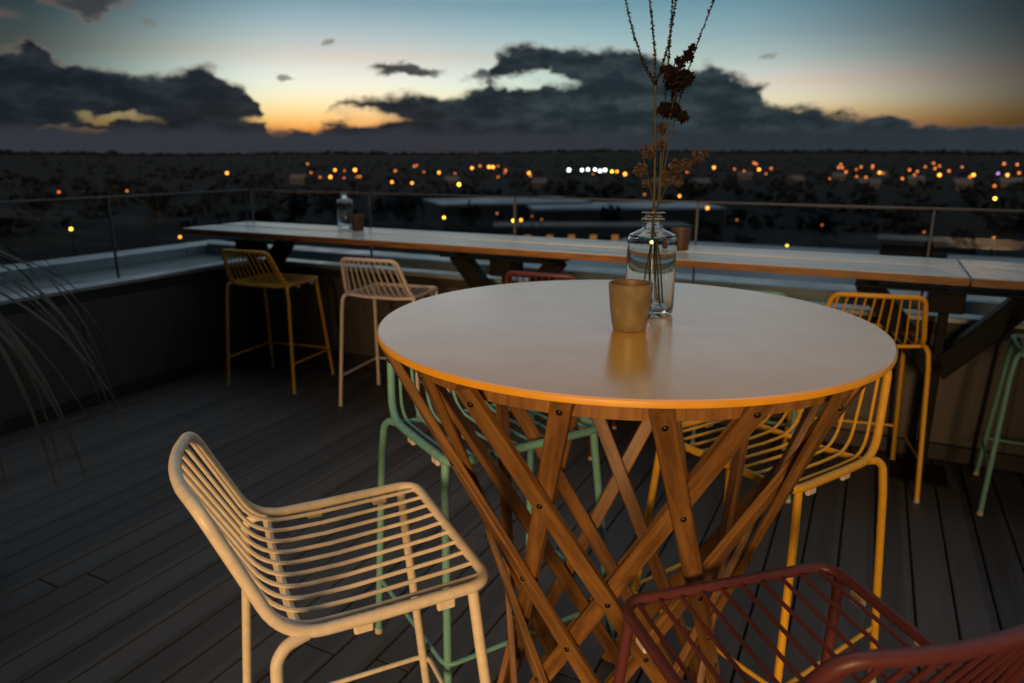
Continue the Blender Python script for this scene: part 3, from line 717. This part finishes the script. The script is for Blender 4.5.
FB = [(505, 226, 34, 22, 5.5, 'wide shed with pale roof below the horizon, left of the bottle vase', .3), (618, 230, 40, 20, 5, 'long shed with pale roof just behind the bottle vase', .1)]
for px, py, w, dp, h, lb, rz in FB: house(px, py, w, dp, h, M['render_wall'], M['flatroof'], lb, True, 4, rz, 'shed', 'shed')
house(590, 247, 34, 8, 3.6, M['render_wall'], M['tile'], 'low building with a row of amber lit windows, left of the bottle vase', True, 9, .02, 'building', 'building', None, True)
# flat roof close by on the right
fr_ = thing('building', 'nearby building with a broad bluish flat roof behind the counter on the right', 'building', nt_pt(48, 4, GZ), -NA)
MB().box(-22, 40, -9, 9, 0, 8.6).build('wall', M['brick'], fr_); MB().box(-22.4, 40.4, -9.4, 9.4, 8.603, 9.0).build('roof', M['flatroof'], fr_)
ch = thing('stair_housing', 'brown brick stair housing standing on the bluish flat roof', 'rooftop hut', nt_pt(42, 2, GZ+9.004), -NA)
MB().box(-1.5, 1.5, -1.2, 1.2, 0, 2.3).build('wall', M['brick'], ch); MB().box(-1.65, 1.65, -1.35, 1.35, 2.303, 2.5).build('roof', M['tile'], ch)
MB().box(-.9, .9, -1.26, -1.19, .15, .8).build('window', M['winlit'], ch)
# tower crane and mast on the skyline
d = pix_dir(470, 153); p_ = Vector((d.x, d.y, 0)).normalized()*2200
cr = thing('tower_crane', 'thin tower crane jib lying low on the skyline left of the flowers', 'crane', (p_.x, p_.y, hill(p_.x, p_.y)), 0)
cz = CAMH+2200*math.tan(R(.33))-hill(p_.x, p_.y)
MB().box(-1.6, 1.6, -1.6, 1.6, 0, cz).build('mast', M['steel'], cr)
MB().tube([(22, 0, cz), (-60, 0, cz+7), (-170, 0, cz+20)], [2.2, 2.0, 1.0], 4).build('jib', M['steel'], cr)
d = pix_dir(332, 153); p_ = Vector((d.x, d.y, 0)).normalized()*1500
mm_ = thing('radio_mast', 'slender radio mast on the skyline under the sunset glow', 'mast', (p_.x, p_.y, hill(p_.x, p_.y)))
mz = CAMH+1500*math.tan(R(.95))-hill(p_.x, p_.y)
MB().tube([(0, 0, 0), (0, 0, mz)], [.8, .45], 6).build('pole', M['steel'], mm_); MB().box(-1.6, 1.6, -.3, .3, mz*.72, mz*.74).build('crossarm', M['steel'], mm_)

# street lamps: pixel of the lamp, kind
LAMPS = [(59,192,'d'),(127,191,'d'),(227,173,'o'),(330.5,177,'o'),(335,170,'o'),(344.5,170.5,'d'),(344,178,'d'),(355,170,'o'),(357,177,'d'),(392,182,'o'),(412,183,'o'),(424,172,'d'),(439,172.5,'o'),(455,173.5,'d'),(459,184.5,'y'),(472,168,'o'),(480,166,'d'),(489,167,'o'),(493,167,'o'),(498,166,'d'),(498,177,'d'),(505,173,'d'),(444,217.5,'y'),(497,213.5,'d'),
 (569,170,'w'),(582,170,'w'),(588,169.5,'w'),(595,169.5,'w'),(600,171,'w'),(605,170,'w'),(612,171.5,'y'),(617,171.5,'o'),(625,174,'o'),(529,173,'o'),(593,174,'d'),(687,172,'d'),(714,167.5,'o'),(734.5,169,'d'),(754,163,'d'),(759,169.5,'o'),(846,172,'d'),(879.5,172.5,'o'),(883,173.5,'d'),(909.5,170,'d'),(914.5,175,'d'),(939.5,175,'o'),(949,171,'d'),(973.5,175,'o'),(998,173.5,'v'),(1007.5,175,'o'),(1019,173,'d'),
 (995,198.5,'y'),(994.5,186,'d'),(679.5,196,'o'),(707.5,208,'o'),(737,220,'d'),(822,225,'d'),(787,246,'y'),(924,232,'d'),(925,239,'d'),(994,237.5,'d'),(513.5,220.6,'y'),(521,220,'o'),(532,216.5,'d'),(541.5,219.5,'d'),(644.5,194.5,'d'),(71,229,'y'),(180,237,'o'),(638,168,'d'),(664,173,'d')]
for i in range(34):
    LAMPS.append((random.choice([random.uniform(290, 560), random.uniform(640, 1020), random.uniform(640, 1020)]), 163+17*random.random()**1.3, 'd'))
NAMES = {'o': 'orange street lamp glowing small in the dark valley below the horizon', 'd': 'faint reddish street lamp in the dark valley below the horizon', 'y': 'bright yellow lamp shining in the dark town below the terrace', 'w': 'cold white floodlight in the bright row on the far hillside', 'v': 'single violet lamp at the far right below the horizon'}
ONE = {(459, 184.5): 'bright yellow lamp below the cluster of orange lights left of centre', (444, 217.5): 'bright yellow lamp low over the counter, above its white stool side',
 (995, 198.5): 'bright yellow lamp near the right edge, just above the rail', (787, 246): 'bright yellow lamp just above the counter edge, right of the bottle vase',
 (513.5, 220.6): 'pale yellow lamp touching a balustrade post left of the vase', (71, 229): 'lone yellow lamp at far left above the left parapet',
 (612, 171.5): 'pale yellow lamp closing the right end of the white floodlight row', (227, 173): 'lone orange lamp just below the dark horizon above the counter end',
 (180, 237): 'orange lamp beside the left end of the long counter', (59, 192): 'faint lamp farthest left, just above the left balustrade rail', (127, 191): 'faint lamp above the first post of the left balustrade'}
sph = MB().lathe([(math.sin(math.pi*i/6), -math.cos(math.pi*i/6)) for i in range(7)], 10)
globe = {k: MB().add(sph.v, sph.f).mesh('lamp_globe', M['lamp_'+k], True) for k in 'odywv'}
polem = MB().tube([(0, 0, 0), (0, 0, 1)], [.012, .008], 6).mesh('pole', M['steel'], True)
for (px, py, kd) in LAMPS:
    d = pix_dir(px, py); hz = 6.0
    k = (GZ+hz-CAMH)/d.z; p_ = d*k; r = math.hypot(p_.x, p_.y)
    if r > 800:                      # up on the rising ground
        k *= 800/r; p_ = d*k; r = 800
    z = CAMH+p_.z
    gz = hill(p_.x, p_.y)
    if r < 62: gz = z-4.2
    root = thing('street_lamp', ONE.get((px, py), NAMES[kd]), 'street lamp', (p_.x, p_.y, gz), 0, 'town lights: '+{'o': 'orange', 'd': 'faint', 'y': 'yellow', 'w': 'white', 'v': 'violet'}[kd])
    h = max(z-gz, 1.5); po = link('pole', polem, root); po.scale = (10, 10, h)
    gl = link('lamp_globe', globe[kd], root); gl.location = (0, 0, z-gz); s = r*1.2/FPX*(random.uniform(.55, .9) if kd == 'd' else random.uniform(.85, 1.25)); gl.scale = (s, s, s)
